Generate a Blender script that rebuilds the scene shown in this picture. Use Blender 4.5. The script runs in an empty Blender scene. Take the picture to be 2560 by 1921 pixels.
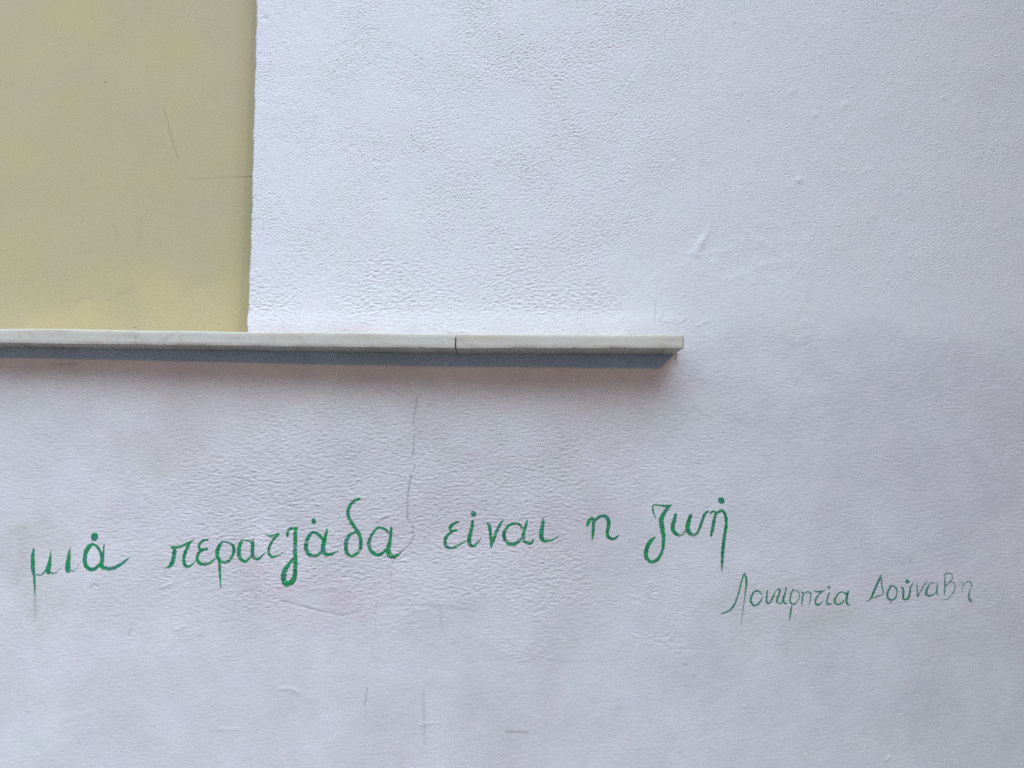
import bpy, math
import numpy as np
from mathutils import Matrix, Vector

SC = bpy.context.scene
COL = SC.collection
R = math.radians
RNG = np.random.default_rng(11)

# ------------------------------------------------------------------ camera
CAM_Z, CAM_D = 1.45, 1.50
PITCH, ROLL = R(6.0), R(0.38)
PW, PH = 2560.0, 1921.0
LENS, SENSOR = 26.0, 36.0
FPX = LENS / SENSOR * PW
cam = bpy.data.cameras.new('camera')
cam.lens, cam.sensor_width, cam.sensor_fit = LENS, SENSOR, 'HORIZONTAL'
cam.clip_start, cam.clip_end = 0.01, 2000.0
camo = bpy.data.objects.new('camera', cam)
COL.objects.link(camo)
CAM_M = (Matrix.Translation((0, -CAM_D, CAM_Z)) @ Matrix.Rotation(math.pi / 2 + PITCH, 4, 'X')
         @ Matrix.Rotation(ROLL, 4, 'Z'))
camo.matrix_world = CAM_M
SC.camera = camo

# ------------------------------------------------------------------ light
BLOCK_X, BLOCK_L, BLOCK_H, BLOCK_COL = 1.54, 1.32, 4.5, (0.06, 0.055, 0.05)
STRIP, STRIP_SIDE, ENV_DIM_COL = (0.48, 0.95), 0.6, (0.046, 0.062, 0.092)
SKY_TINT, SKY_STRENGTH = (0.99, 0.795, 0.605), 0.15
SUN_E, SUN_COL, EXPO = 0.0185, (1.0, 0.52, 0.14), 4.78
SUN_DIR = Vector((0.31, -1.0, 0.33)).normalized()          # towards the sun
SUN_EL = math.asin(SUN_DIR.z)
SUN_AZ = math.atan2(SUN_DIR.x, SUN_DIR.y)
world = bpy.data.worlds.new('World')
SC.world = world
world.use_nodes = True
world.cycles.sampling_method = 'MANUAL'
world.cycles.sample_map_resolution = 2048
wn = world.node_tree
bg = wn.nodes['Background']
sky = wn.nodes.new('ShaderNodeTexSky')
sky.sky_type = 'NISHITA'
sky.sun_disc = False
sky.sun_elevation = SUN_EL
sky.sun_rotation = SUN_AZ
sky.air_density, sky.dust_density, sky.ozone_density = 1.0, 0.15, 1.0
wtint = wn.nodes.new('ShaderNodeMix')
wtint.data_type, wtint.blend_type = 'RGBA', 'MULTIPLY'
wtint.inputs['Factor'].default_value = 1.0
wta = [q for q in wtint.inputs if q.type == 'RGBA']
wn.links.new(sky.outputs['Color'], wta[0])
wta[1].default_value = (*SKY_TINT, 1)
# sky shaped into an overhead strip, dim colour elsewhere, to soften the sill's shadow
wtc, wsep = wn.nodes.new('ShaderNodeTexCoord'), wn.nodes.new('ShaderNodeSeparateXYZ')
wn.links.new(wtc.outputs['Generated'], wsep.inputs['Vector'])
def wmath(op, a, b=None):
    m = wn.nodes.new('ShaderNodeMath'); m.operation = op
    for i, v in enumerate((a, b)):
        if v is None: continue
        if hasattr(v, 'links'): wn.links.new(v, m.inputs[i])
        else: m.inputs[i].default_value = v
    return m.outputs[0]
wx, wy, wz = wsep.outputs
wel = wmath('DIVIDE', wz, wmath('SQRT', wmath('ADD', wmath('ADD', wmath('MULTIPLY', wy, wy), wmath('MULTIPLY', wz, wz)), 1e-6)))
wmr = wn.nodes.new('ShaderNodeMapRange')
wmr.interpolation_type = 'SMOOTHSTEP'
wmr.inputs['From Min'].default_value, wmr.inputs['From Max'].default_value = STRIP
wn.links.new(wel, wmr.inputs['Value'])
wmix = wn.nodes.new('ShaderNodeMix')
wmix.data_type = 'RGBA'
wside = wmath('ADD', 1.0, wmath('MULTIPLY', wx, STRIP_SIDE))            # sky weighted brighter to the right to strengthen the wall's sideways shading
wca = [q for q in wmix.inputs if q.type == 'RGBA']
wca[0].default_value = (*ENV_DIM_COL, 1)
wscl = wn.nodes.new('ShaderNodeVectorMath'); wscl.operation = 'SCALE'
wn.links.new([q for q in wtint.outputs if q.type == 'RGBA'][0], wscl.inputs[0])
wn.links.new(wside, wscl.inputs['Scale'])
wfr = wn.nodes.new('ShaderNodeMapRange')                                # sky behind the wall masked out to cut noise
wfr.interpolation_type = 'SMOOTHSTEP'
wfr.inputs['From Min'].default_value, wfr.inputs['From Max'].default_value = 0.02, 0.22
wn.links.new(wmath('MULTIPLY', wy, -1.0), wfr.inputs['Value'])
wn.links.new(wmath('MULTIPLY', wmr.outputs['Result'], wfr.outputs['Result']), wmix.inputs['Factor'])
wn.links.new(wscl.outputs[0], wca[1])
wn.links.new([q for q in wmix.outputs if q.type == 'RGBA'][0], bg.inputs['Color'])
bg.inputs['Strength'].default_value = SKY_STRENGTH
sun = bpy.data.lights.new('sun', 'SUN')
sun.energy = SUN_E
sun.angle = R(3.0)
sun.color = SUN_COL
suno = bpy.data.objects.new('sun', sun)
suno.rotation_euler = SUN_DIR.to_track_quat('Z', 'Y').to_euler()
COL.objects.link(suno)
vs = SC.view_settings
vs.view_transform, vs.look, vs.gamma, vs.use_curve_mapping = 'Standard', 'None', 1.0, False
vs.exposure = EXPO

# ------------------------------------------------------------------ photo pixel <-> plane
_M = np.array(CAM_M)
_Rm, _C = _M[:3, :3], _M[:3, 3]

def unproj(px, py, y=0.0):
    """points of the plane Y = y seen at photo pixels (px, py) -> x, z"""
    px, py = np.asarray(px, float), np.asarray(py, float)
    d = np.stack([(px - PW / 2) / FPX, -(py - PH / 2) / FPX, -np.ones_like(px)], -1) @ _Rm.T
    t = (y - _C[1]) / d[..., 1]
    return _C[0] + d[..., 0] * t, _C[2] + d[..., 2] * t

def proj(x, z, y=0.0):
    p = np.stack([x - _C[0], np.full_like(x, y) - _C[1], z - _C[2]], -1) @ _Rm
    return PW / 2 + FPX * p[..., 0] / -p[..., 2], PH / 2 - FPX * p[..., 1] / -p[..., 2]

# ------------------------------------------------------------------ helpers
def sstep(a, b, x):
    t = np.clip((x - a) / (b - a), 0, 1)
    return t * t * (3 - 2 * t)

def tag(o, label=None, cat=None, group=None, kind=None):
    if label: o['label'] = label
    if cat: o['category'] = cat
    if group: o['group'] = group
    if kind: o['kind'] = kind
    return o

def link_mesh(name, verts, faces, mat, parent=None, smooth=True, loop_sizes=None):
    """faces: (n,4) int array, or a flat loop array together with loop_sizes"""
    me = bpy.data.meshes.new(name)
    verts = np.asarray(verts, np.float32)
    if loop_sizes is None:
        faces = np.asarray(faces, np.int32)
        sizes = np.full(len(faces), faces.shape[1], np.int32)
        loops = faces.ravel()
    else:
        sizes, loops = np.asarray(loop_sizes, np.int32), np.asarray(faces, np.int32)
    me.vertices.add(len(verts))
    me.vertices.foreach_set('co', verts.ravel())
    me.loops.add(len(loops))
    me.loops.foreach_set('vertex_index', loops)
    me.polygons.add(len(sizes))
    starts = np.concatenate([[0], np.cumsum(sizes)[:-1]]).astype(np.int32)
    me.polygons.foreach_set('loop_start', starts)
    me.polygons.foreach_set('loop_total', sizes)
    me.update(calc_edges=True)
    me.polygons.foreach_set('use_smooth', np.full(len(sizes), smooth, bool))
    me.materials.append(mat)
    o = bpy.data.objects.new(name, me)
    COL.objects.link(o)
    if parent: o.parent = parent
    return o

def set_attr(o, name, typ, data):
    a = o.data.attributes.new(name, typ, 'POINT')
    key = 'color' if typ == 'FLOAT_COLOR' else 'value'
    a.data.foreach_set(key, np.asarray(data, np.float32).ravel())

def band_noise(shape, step, wl, spread=0.45, ang=None, aspect=1.0, rng=RNG):
    """band-pass filtered noise with rms slope 1; wl = wavelength in metres; long axis at ang (radians)"""
    nz, nx = shape
    kz, kx = np.meshgrid(np.fft.fftfreq(nz, step), np.fft.rfftfreq(nx, step), indexing='ij')
    if ang is not None:
        ka = kx * math.cos(ang) + kz * math.sin(ang)
        kb = -kx * math.sin(ang) + kz * math.cos(ang)
        k = np.hypot(ka * aspect, kb)
    else:
        k = np.hypot(kx, kz)
    k0 = 1.0 / wl
    with np.errstate(divide='ignore'):
        g = np.exp(-(np.log(np.maximum(k, 1e-9) / k0) / spread) ** 2 / 2)
    g[0, 0] = 0
    f = np.fft.irfft2(np.fft.rfft2(rng.standard_normal(shape)) * g, s=shape)
    gz, gx = np.gradient(f, step)
    return f / np.sqrt((gz ** 2 + gx ** 2).mean())

def norm_noise(*a, **k):
    f = band_noise(*a, **k)
    return f / f.std()

def catmull(pts, n=14):
    p = np.asarray(pts, float)
    if len(p) < 3:
        t = np.linspace(0, 1, n * 2)[:, None]
        return p[0] * (1 - t) + p[-1] * t
    q = np.vstack([2 * p[0] - p[1], p, 2 * p[-1] - p[-2]])
    out = []
    for i in range(len(p) - 1):
        a, b, c, d = q[i:i + 4]
        t = np.linspace(0, 1, n, endpoint=False)[:, None]
        out.append(0.5 * (2 * b + (c - a) * t + (2 * a - 5 * b + 4 * c - d) * t ** 2 + (3 * b - a - 3 * c + d) * t ** 3))
    out.append(p[-1:])
    return np.vstack(out)

# ------------------------------------------------------------------ materials
def new_mat(name):
    m = bpy.data.materials.new(name)
    m.use_nodes = True
    nt = m.node_tree
    return m, nt, nt.nodes['Principled BSDF']

def N(nt, typ, **kw):
    n = nt.nodes.new(typ)
    for k, v in kw.items():
        if k.startswith('i_'):
            n.inputs[k[2:].replace('_', ' ')].default_value = v
        else:
            setattr(n, k, v)
    return n

def noise(nt, vec, scale, detail=2.0, rough=0.5, dist=0.0):
    n = N(nt, 'ShaderNodeTexNoise', i_Scale=scale, i_Detail=detail, i_Roughness=rough, i_Distortion=dist)
    nt.links.new(vec, n.inputs['Vector'])
    return n.outputs['Fac']

def ramp(nt, fac, stops):
    r = N(nt, 'ShaderNodeValToRGB')
    e = r.color_ramp.elements
    while len(e) < len(stops): e.new(0.5)
    for i, (p, c) in enumerate(stops):
        e[i].position = p
        e[i].color = (*c, 1)
    nt.links.new(fac, r.inputs['Fac'])
    return r.outputs['Color']

def mixc(nt, a, b, fac, mode='MIX'):
    m = N(nt, 'ShaderNodeMix', data_type='RGBA', blend_type=mode)
    cs = [q for q in m.inputs if q.type == 'RGBA']
    for sock, v in ((m.inputs['Factor'], fac), (cs[0], a), (cs[1], b)):
        if hasattr(v, 'links'): nt.links.new(v, sock)
        elif sock.name == 'Factor': sock.default_value = v
        else: sock.default_value = (*v, 1)
    return [s for s in m.outputs if s.type == 'RGBA'][0]

def bump(nt, height, strength, dist, normal=None):
    b = N(nt, 'ShaderNodeBump', i_Strength=strength, i_Distance=dist)
    nt.links.new(height, b.inputs['Height'])
    if normal: nt.links.new(normal, b.inputs['Normal'])
    return b.outputs['Normal']

def coords(nt):
    return N(nt, 'ShaderNodeTexCoord').outputs['Object']

def mat_wall():
    m, nt, p = new_mat('white_limewash_plaster')
    co = coords(nt)
    att = N(nt, 'ShaderNodeAttribute', attribute_name='wash')
    hue = ramp(nt, noise(nt, co, 3.2, 3.0, 0.55), [(0.36, WALL_A), (0.5, WALL_B), (0.64, WALL_C)])
    fine = ramp(nt, noise(nt, co, 900, 2.0, 0.6), [(0.25, (0.94,) * 3), (0.75, (1.04,) * 3)])
    c = mixc(nt, hue, att.outputs['Color'], 1.0, 'MULTIPLY')
    c = mixc(nt, c, fine, 1.0, 'MULTIPLY')
    nt.links.new(c, p.inputs['Base Color'])
    p.inputs['Roughness'].default_value = 0.8
    p.inputs['Specular IOR Level'].default_value = 0.25
    n1 = bump(nt, noise(nt, co, 420, 3.0, 0.6), 0.30, 0.0010)
    n2 = bump(nt, noise(nt, co, 1100, 2.0, 0.6), 0.25, 0.0005, n1)
    nt.links.new(n2, p.inputs['Normal'])
    return m

def mat_panel():
    m, nt, p = new_mat('beige_paint')
    co = coords(nt)
    att = N(nt, 'ShaderNodeAttribute', attribute_name='wash')
    hue = ramp(nt, noise(nt, co, 5.0, 3.0, 0.55), [(0.34, (0.53, 0.432, 0.25)), (0.5, (0.52, 0.432, 0.238)), (0.66, (0.515, 0.434, 0.224))])
    fine = ramp(nt, noise(nt, co, 700, 3.0, 0.7), [(0.25, (0.90,) * 3), (0.75, (1.07,) * 3)])
    c = mixc(nt, hue, fine, 1.0, 'MULTIPLY')
    c = mixc(nt, c, att.outputs['Color'], 1.0, 'MULTIPLY')
    nt.links.new(c, p.inputs['Base Color'])
    p.inputs['Roughness'].default_value = 0.6
    p.inputs['Specular IOR Level'].default_value = 0.3
    nt.links.new(bump(nt, noise(nt, co, 600, 3.0, 0.6), 0.2, 0.0006), p.inputs['Normal'])
    return m

def mat_marble():
    m, nt, p = new_mat('weathered_white_marble')
    co = coords(nt)
    mp = N(nt, 'ShaderNodeMapping')
    mp.inputs['Scale'].default_value = (1.0, 1.0, 2.2)
    nt.links.new(co, mp.inputs['Vector'])
    v = mp.outputs['Vector']
    veins = ramp(nt, noise(nt, v, 14, 6.0, 0.62, 1.2), [(0.28, (0.50, 0.465, 0.395)), (0.43, (0.615, 0.57, 0.48)), (0.7, (0.66, 0.61, 0.515))])
    speck = ramp(nt, noise(nt, co, 320, 3.0, 0.7), [(0.28, (0.84,) * 3), (0.55, (1.0,) * 3)])
    dirt = ramp(nt, noise(nt, v, 34, 4.0, 0.65), [(0.27, (0.62, 0.53, 0.42)), (0.37, (1.0, 1.0, 1.0))])
    c = mixc(nt, veins, speck, 1.0, 'MULTIPLY')
    c = mixc(nt, c, dirt, 0.7, 'MULTIPLY')
    att = N(nt, 'ShaderNodeAttribute', attribute_name='wash')
    c = mixc(nt, c, att.outputs['Color'], 1.0, 'MULTIPLY')
    nt.links.new(c, p.inputs['Base Color'])
    p.inputs['Roughness'].default_value = 0.42
    p.inputs['Specular IOR Level'].default_value = 0.4
    nt.links.new(bump(nt, noise(nt, co, 260, 4.0, 0.6), 0.25, 0.0006), p.inputs['Normal'])
    return m

def mat_paint():
    m, nt, p = new_mat('green_brush_paint')
    ca = N(nt, 'ShaderNodeAttribute', attribute_name='pigment')
    aa = N(nt, 'ShaderNodeAttribute', attribute_name='cover')
    co = coords(nt)
    var = ramp(nt, noise(nt, co, 240, 3.0, 0.6), [(0.3, (0.85,) * 3), (0.7, (1.12,) * 3)])
    nt.links.new(mixc(nt, ca.outputs['Color'], var, 1.0, 'MULTIPLY'), p.inputs['Base Color'])
    p.inputs['Roughness'].default_value = 0.55
    p.inputs['Specular IOR Level'].default_value = 0.25
    nt.links.new(bump(nt, noise(nt, co, 420, 3.0, 0.6), 0.25, 0.0008), p.inputs['Normal'])
    nt.links.new(aa.outputs['Fac'], p.inputs['Alpha'])
    return m

def mat_paving():
    m, nt, p = new_mat('grey_stone_paving')
    co = coords(nt)
    br = N(nt, 'ShaderNodeTexBrick', i_Scale=1.0, i_Color1=(0.072, 0.078, 0.088, 1), i_Color2=(0.056, 0.062, 0.070, 1), i_Mortar=(0.15, 0.145, 0.14, 1))
    br.inputs['Mortar Size'].default_value = 0.012
    br.inputs['Brick Width'].default_value = 0.6
    br.inputs['Row Height'].default_value = 0.4
    nt.links.new(co, br.inputs['Vector'])
    c = mixc(nt, br.outputs['Color'], ramp(nt, noise(nt, co, 6, 5.0, 0.6), [(0.3, (0.75,) * 3), (0.7, (1.1,) * 3)]), 1.0, 'MULTIPLY')
    nt.links.new(c, p.inputs['Base Color'])
    p.inputs['Roughness'].default_value = 0.8
    return m

WALL_A, WALL_B, WALL_C = (0.797, 0.761, 0.752), (0.79, 0.765, 0.75), (0.782, 0.769, 0.748)
M_WALL, M_PANEL, M_MARBLE, M_PAINT, M_PAVE = mat_wall(), mat_panel(), mat_marble(), mat_paint(), mat_paving()

# ------------------------------------------------------------------ ground
g = link_mesh('pavement', [(-60, -60, 0), (60, -60, 0), (60, 60, 0), (-60, 60, 0)], [(0, 1, 2, 3)], M_PAVE)
tag(g, kind='structure')

# unseen dark block added beyond the right edge to shade the wall's right side
def mat_block(name, c):
    m, nt, p = new_mat(name)
    co = coords(nt)
    k = ramp(nt, noise(nt, co, 2.0, 5.0, 0.6), [(0.3, tuple(v * .85 for v in c)), (0.7, tuple(v * 1.1 for v in c))])
    nt.links.new(k, p.inputs['Base Color'])
    nt.links.new(bump(nt, noise(nt, co, 90, 4.0), 0.4, 0.004), p.inputs['Normal'])
    p.inputs['Roughness'].default_value = 0.9
    return m
M_BLOCK = mat_block('shade_block_dark', BLOCK_COL)
def windowed_block(name, x0, x1, y0, y1, h, mat):
    v, f = [], []
    def q(*p):
        f.append(tuple(range(len(v), len(v) + 4))); v.extend(p)
    q((x0, y0, 0), (x0, y1, 0), (x0, y1, h), (x0, y0, h)); q((x1, y0, 0), (x1, y1, 0), (x1, y1, h), (x1, y0, h))
    q((x0, y0, h), (x1, y0, h), (x1, y1, h), (x0, y1, h)); q((x0, y0, 0), (x1, y0, 0), (x1, y0, h), (x0, y0, h))
    # one face with recessed window openings
    xs_, zs_ = [x0], [0.0]
    k = max(1, int((x1 - x0) / 2.4))
    for i in range(k):
        c = x0 + (i + .5) * (x1 - x0) / k
        xs_ += [c - .45, c + .45]
    xs_.append(x1)
    for i in range(max(1, int(h / 3))):
        if (i * 3 + 2.4) < h - .2: zs_ += [i * 3 + 1.0, i * 3 + 2.4]
    zs_.append(h)
    for i in range(len(xs_) - 1):
        for j in range(len(zs_) - 1):
            a_, b_, c_, d_ = xs_[i], xs_[i + 1], zs_[j], zs_[j + 1]
            if i % 2 and j % 2:
                r = y1 - .18
                q((a_, r, c_), (b_, r, c_), (b_, r, d_), (a_, r, d_))
                q((a_, y1, c_), (a_, r, c_), (a_, r, d_), (a_, y1, d_)); q((b_, y1, c_), (b_, r, c_), (b_, r, d_), (b_, y1, d_))
                q((a_, y1, c_), (b_, y1, c_), (b_, r, c_), (a_, r, c_)); q((a_, y1, d_), (b_, y1, d_), (b_, r, d_), (a_, r, d_))
            else:
                q((a_, y1, c_), (b_, y1, c_), (b_, y1, d_), (a_, y1, d_))
    return tag(link_mesh(name, v, f, mat, smooth=False), kind='structure')
windowed_block('shade_block', BLOCK_X, BLOCK_X + 6, -BLOCK_L, 4, BLOCK_H, M_BLOCK)

# ------------------------------------------------------------------ the wall's relief
STEP = 0.0016
X0, X1 = -1.22, 1.22
Z0, Z1 = CAM_Z - 0.66, CAM_Z + 1.06
nx, nz = int((X1 - X0) / STEP) + 1, int((Z1 - Z0) / STEP) + 1
gx = X0 + np.arange(nx) * STEP
gz = Z0 + np.arange(nz) * STEP
GX, GZ = np.meshgrid(gx, gz)
PX, PY = proj(GX, GZ)
shp = (nz, nx)
MM = 1e-3
PXM = 0.00081                                   # metres per photo pixel on the wall

warp_a = norm_noise(shp, STEP, 0.16) * 26 + norm_noise(shp, STEP, 0.04) * 9
warp_b = norm_noise(shp, STEP, 0.16) * 26 + norm_noise(shp, STEP, 0.04) * 9
WX, WY = PX + warp_a, PY + warp_b

def box(x0, y0, x1, y1, s=50.0, warped=True):
    X, Y = (WX, WY) if warped else (PX, PY)
    return sstep(x0 - s, x0 + s, X) * (1 - sstep(x1 - s, x1 + s, X)) * sstep(y0 - s, y0 + s, Y) * (1 - sstep(y1 - s, y1 + s, Y))

def ell(cx, cy, rx, ry, soft=0.6):
    q = np.hypot((WX - cx) / rx, (WY - cy) / ry)
    return 1 - sstep(1 - soft, 1 + soft, q)

# directions of the trowel and brush marks
def blend(ang_list, wl, asp):
    # grain whose direction wanders between the given angles
    fs = [band_noise(shp, STEP, wl, 0.5, R(a), asp) for a in ang_list]
    sel = norm_noise(shp, STEP, 0.07)
    out = fs[0].copy()
    for k in range(1, len(fs)):
        m = sstep(-.5, .5, sel - (-0.45 + 0.9 * (k - 1) / max(len(fs) - 2, 1)))
        out = out * np.sqrt(1 - m) + fs[k] * np.sqrt(m)
    return out
patchy = np.clip(1 + 0.45 * norm_noise(shp, STEP, 0.035) + 0.3 * norm_noise(shp, STEP, 0.09), 0.3, 2.0)
f_iso = band_noise(shp, STEP, 0.0092, 0.45) * np.clip(1 + 0.4 * norm_noise(shp, STEP, 0.03), .3, 2)
f_iso2 = band_noise(shp, STEP, 0.0052, 0.38)
f_diag = blend((55, 38, 20), 0.0078, 1.7)
f_hor = blend((14, 4, -4), 0.0080, 3.0)
f_wav = blend((-6, 8, 20), 0.0088, 2.6) * patchy
f_brush = band_noise(shp, STEP, 0.0050, 0.5, R(-4), 9.0)
f_big = band_noise(shp, STEP, 0.045, 0.5)

upper = 1 - sstep(770, 860, PY)
right = sstep(1560, 1800, WX + 0.18 * (WY - 400))
near_sill = sstep(600, 760, WY)
a_diag = upper * sstep(820, 1250, WX + 0.3 * WY) * (1 - near_sill) * (1 - right)
a_hor = upper * near_sill * (1 - sstep(1480, 1640, WX))
a_iso = upper * (1 - sstep(820, 1250, WX + 0.3 * WY)) * (1 - near_sill)
a_r = upper * right * (1 - sstep(640, 800, WY + 0.06 * (1700 - WX)))
smooth_patch = np.maximum(box(1530, 660, 1990, 1010, 55), box(1700, 640, 1960, 800, 30))
pits = np.maximum(f_iso / f_iso.std() - 1.15, 0)
g_ = norm_noise(shp, STEP, 0.0062, 0.5)
grit = np.clip(g_ * np.clip(1 + .5 * norm_noise(shp, STEP, 0.06), .4, 1.8) - 1.25, 0, 1.6) * 0.42 * MM
t_up = np.abs(norm_noise(shp, STEP, 0.05, 0.5, ang=R(42), aspect=4.0))
t_lo = np.abs(norm_noise(shp, STEP, 0.045, 0.5, ang=R(8), aspect=5.0))
H = np.zeros(shp)
H += upper * (1 - .6 * near_sill) * (grit * (1 - .85 * smooth_patch) + .10 * MM * np.minimum(t_up, 1.2) * (1 - .5 * right) * sstep(-.3, .8, norm_noise(shp, STEP, 0.3)))
H += (1 - upper) * (.22 * grit + .11 * MM * np.minimum(t_lo, 1.2) * sstep(0.0, 1.0, norm_noise(shp, STEP, 0.35)))
amp_u = 1.0 + 0.2 * norm_noise(shp, STEP, 0.22)
H += a_iso * amp_u * (0.10 * f_iso + 0.19 * f_iso2 - 0.55 * MM * pits)
H += a_diag * amp_u * (0.13 * f_diag + 0.18 * f_iso2 - 0.35 * MM * pits) * (1 - 0.8 * smooth_patch)
H += a_hor * amp_u * (0.22 * f_hor + 0.08 * f_brush + 0.11 * f_iso2) * (1 - 0.8 * smooth_patch) * (1 - 0.5 * sstep(765, 800, PY))
H += a_r * (0.06 * f_iso + 0.14 * f_iso2) * (1 - 0.85 * smooth_patch)
lower = 1 - upper
rough = np.clip(0.9 * ell(790, 1180, 300, 130) + 0.75 * ell(1180, 1180, 520, 190) + 0.55 * ell(620, 1330, 330, 150)
                + 0.6 * ell(1000, 1400, 420, 110) + 0.8 * ell(1345, 1350, 110, 230, 0.35), 0, 1)
smooth_box = box(1450, 1225, 1640, 1560, 12)
rough *= 1 - 0.75 * smooth_box
rough = np.clip(rough + 0.85 * box(1420, 1465, 1560, 1510, 14) * 0 + 0.75 * box(1612, 1545, 1715, 1615, 14) + 0.6 * box(1360, 1460, 1425, 1560, 14), 0, 1)
H += lower * rough * (0.085 * f_wav + 0.065 * f_hor + 0.055 * f_iso2 + 0.05 * f_brush)
H += lower * (0.04 * f_hor + 0.02 * f_iso + 0.035 * f_iso2 + 0.04 * f_brush) * (1 - 0.4 * sstep(1500, 1700, PY))
H += smooth_patch * upper * (0.05 * f_hor + 0.05 * f_iso2)
H += 0.012 * f_big + band_noise(shp, STEP, 0.22, 0.4) * 0.010
# thicker plaster dragged along the top of the sill and the trowelled patch right of it
H += 2.2 * MM * sstep(772, 822, PY) * upper * (1 - sstep(1680, 1716, PX))
H += 1.0 * MM * smooth_patch

def seg_dist(poly):
    """distance in photo pixels (inside a local window) to a polyline; returns window slices and distances"""
    p = np.asarray(poly, float)
    x0, x1 = p[:, 0].min() - 30, p[:, 0].max() + 30
    y0, y1 = p[:, 1].min() - 30, p[:, 1].max() + 30
    wx0, _ = unproj((x0, x0), (y0, y1)); wx1, _ = unproj((x1, x1), (y0, y1))
    _, wz1 = unproj((x0, x1), (y0, y0)); _, wz0 = unproj((x0, x1), (y1, y1))
    i0, i1 = np.clip([int((wx0.min() - X0) / STEP), int((wx1.max() - X0) / STEP) + 1], 0, nx)
    j0, j1 = np.clip([int((wz0.min() - Z0) / STEP), int((wz1.max() - Z0) / STEP) + 1], 0, nz)
    sl = (slice(j0, j1), slice(i0, i1))
    qx, qy = PX[sl], PY[sl]
    best = np.full(qx.shape, 1e9)
    for (ax, ay), (bx, by) in zip(p[:-1], p[1:]):
        dx, dy = bx - ax, by - ay
        t = np.clip(((qx - ax) * dx + (qy - ay) * dy) / (dx * dx + dy * dy + 1e-9), 0, 1)
        best = np.minimum(best, np.hypot(qx - ax - t * dx, qy - ay - t * dy))
    return sl, best

WASH = np.ones(shp + (3,))

def crack(poly, w=1.6, depth=1.0, dark=0.5):
    p_ = [poly[0]]
    for (ax, ay), (bx, by) in zip(poly[:-1], poly[1:]):
        k = max(1, int(math.hypot(bx - ax, by - ay) / 7))
        for i in range(1, k + 1):
            p_.append((ax + (bx - ax) * i / k + RNG.normal(0, .9), ay + (by - ay) * i / k + RNG.normal(0, .5)))
    poly = p_
    sl, d = seg_dist(poly)
    k = np.exp(-(d / w) ** 2)
    H[sl] -= depth * MM * k
    WASH[sl] *= 1 - (dark * k)[..., None] * np.array((0.9, 0.95, 0.95))

def ridge(poly, w=4.0, h=0.5):
    sl, d = seg_dist(poly)
    H[sl] += h * MM * np.exp(-(d / w) ** 2)

def stain_or_shadow(poly, w, dark, col=(1, 1, 1.05)):
    sl, d = seg_dist(poly)
    k = np.exp(-(d / w) ** 2) * dark
    WASH[sl] *= 1 - k[..., None] * np.array(col)

def nub(x, y, r, h):
    sl, d = seg_dist([(x, y), (x + .1, y)])
    H[sl] += h * MM * np.exp(-(d / r) ** 2)

for pl, dk in (([(1043, 996), (1041, 1012), (1037, 1030), (1034, 1050), (1034, 1066)], .5),
               ([(1037, 1088), (1034, 1108), (1035, 1125), (1031, 1145)], .5),
               ([(1038, 1163), (1032, 1182)], .35),
               ([(1027, 1190), (1022, 1230), (1019, 1258), (1018, 1294)], .6),
               ([(1018, 1294), (1024, 1312), (1031, 1322)], .15),
               ([(1032, 1321), (1031, 1335), (1036, 1343), (1024, 1362), (1000, 1385)], .5),
               ([(987, 1396), (982, 1409)], .5), ([(977, 1432), (976, 1450), (978, 1478)], .25),
               ([(968, 974), (990, 983), (1007, 994)], .3), ([(919, 1722), (915, 1745), (911, 1768)], .5),
               ([(942, 1510), (938, 1580), (930, 1660)], .10)):
    crack(pl, 1.8, 1.2, dk * .65)
crack([(700, 1502), (742, 1513), (768, 1521), (810, 1531), (858, 1541)], 3.0, .7, .14)
crack([(585, 1535), (590, 1500), (606, 1481), (632, 1479), (644, 1492), (640, 1510)], 4.0, .5, .06)
crack([(858, 1541), (905, 1527), (960, 1516), (1060, 1514), (1130, 1524), (1190, 1528)], 3.5, .35, .07)
crack([(330, 1575), (322, 1590)], 2.5, .5, .2)
crack([(225, 1473), (233, 1463), (243, 1466)], 3.5, 1.0, .12)
crack([(1660, 790), (1645, 806), (1690, 812)], 3, .4, .1)
crack([(1640, 756), (1636, 812)], 2.5, .6, .12)
for pl, w, h in (([(1739, 634), (1744, 622)], 11, .9), ([(1744, 624), (1752, 608)], 12, 1.3), ([(1752, 608), (1760, 596)], 8, 1.0), ([(1759, 598), (1768, 584), (1775, 566)], 6, .5), ([(1741, 640), (1790, 628)], 5, .5), ([(1762, 640), (1860, 622), (1985, 600)], 5, .2),
                 ([(1790, 690), (1880, 668), (1975, 652)], 6, .15), ([(1752, 40), (1749, 120), (1744, 240), (1747, 330), (1741, 450), (1741, 590)], 9, .6),
                 ([(1985, 690), (2015, 650), (2026, 700), (2016, 745)], 6, .3), ([(405, 1470), (430, 1456)], 4, .9),
                 ([(700, 1722), (735, 1722)], 4, .6), ([(738, 1726), (746, 1732)], 4, .8),
                 ([(440, 1575), (462, 1566)], 4, .7), ([(548, 1822), (600, 1824)], 4, .35),
                 ([(1050, 1812), (1080, 1807)], 4, .5), ([(2160, 430), (2185, 420)], 6, .5),
                 ([(2215, 1902), (2225, 1893)], 4, .8), ([(1110, 826), (1180, 832)], 5, .8),
                 ([(1745, 815), (1780, 798)], 4, .5), ([(1700, 806), (1716, 795)], 3, .5), ([(905, 1540), (918, 1520)], 4, .6),
                 ([(770, 1475), (840, 1468)], 4, .5), ([(945, 1300), (970, 1288)], 4, .9)):
    ridge(pl, w, h)
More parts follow.
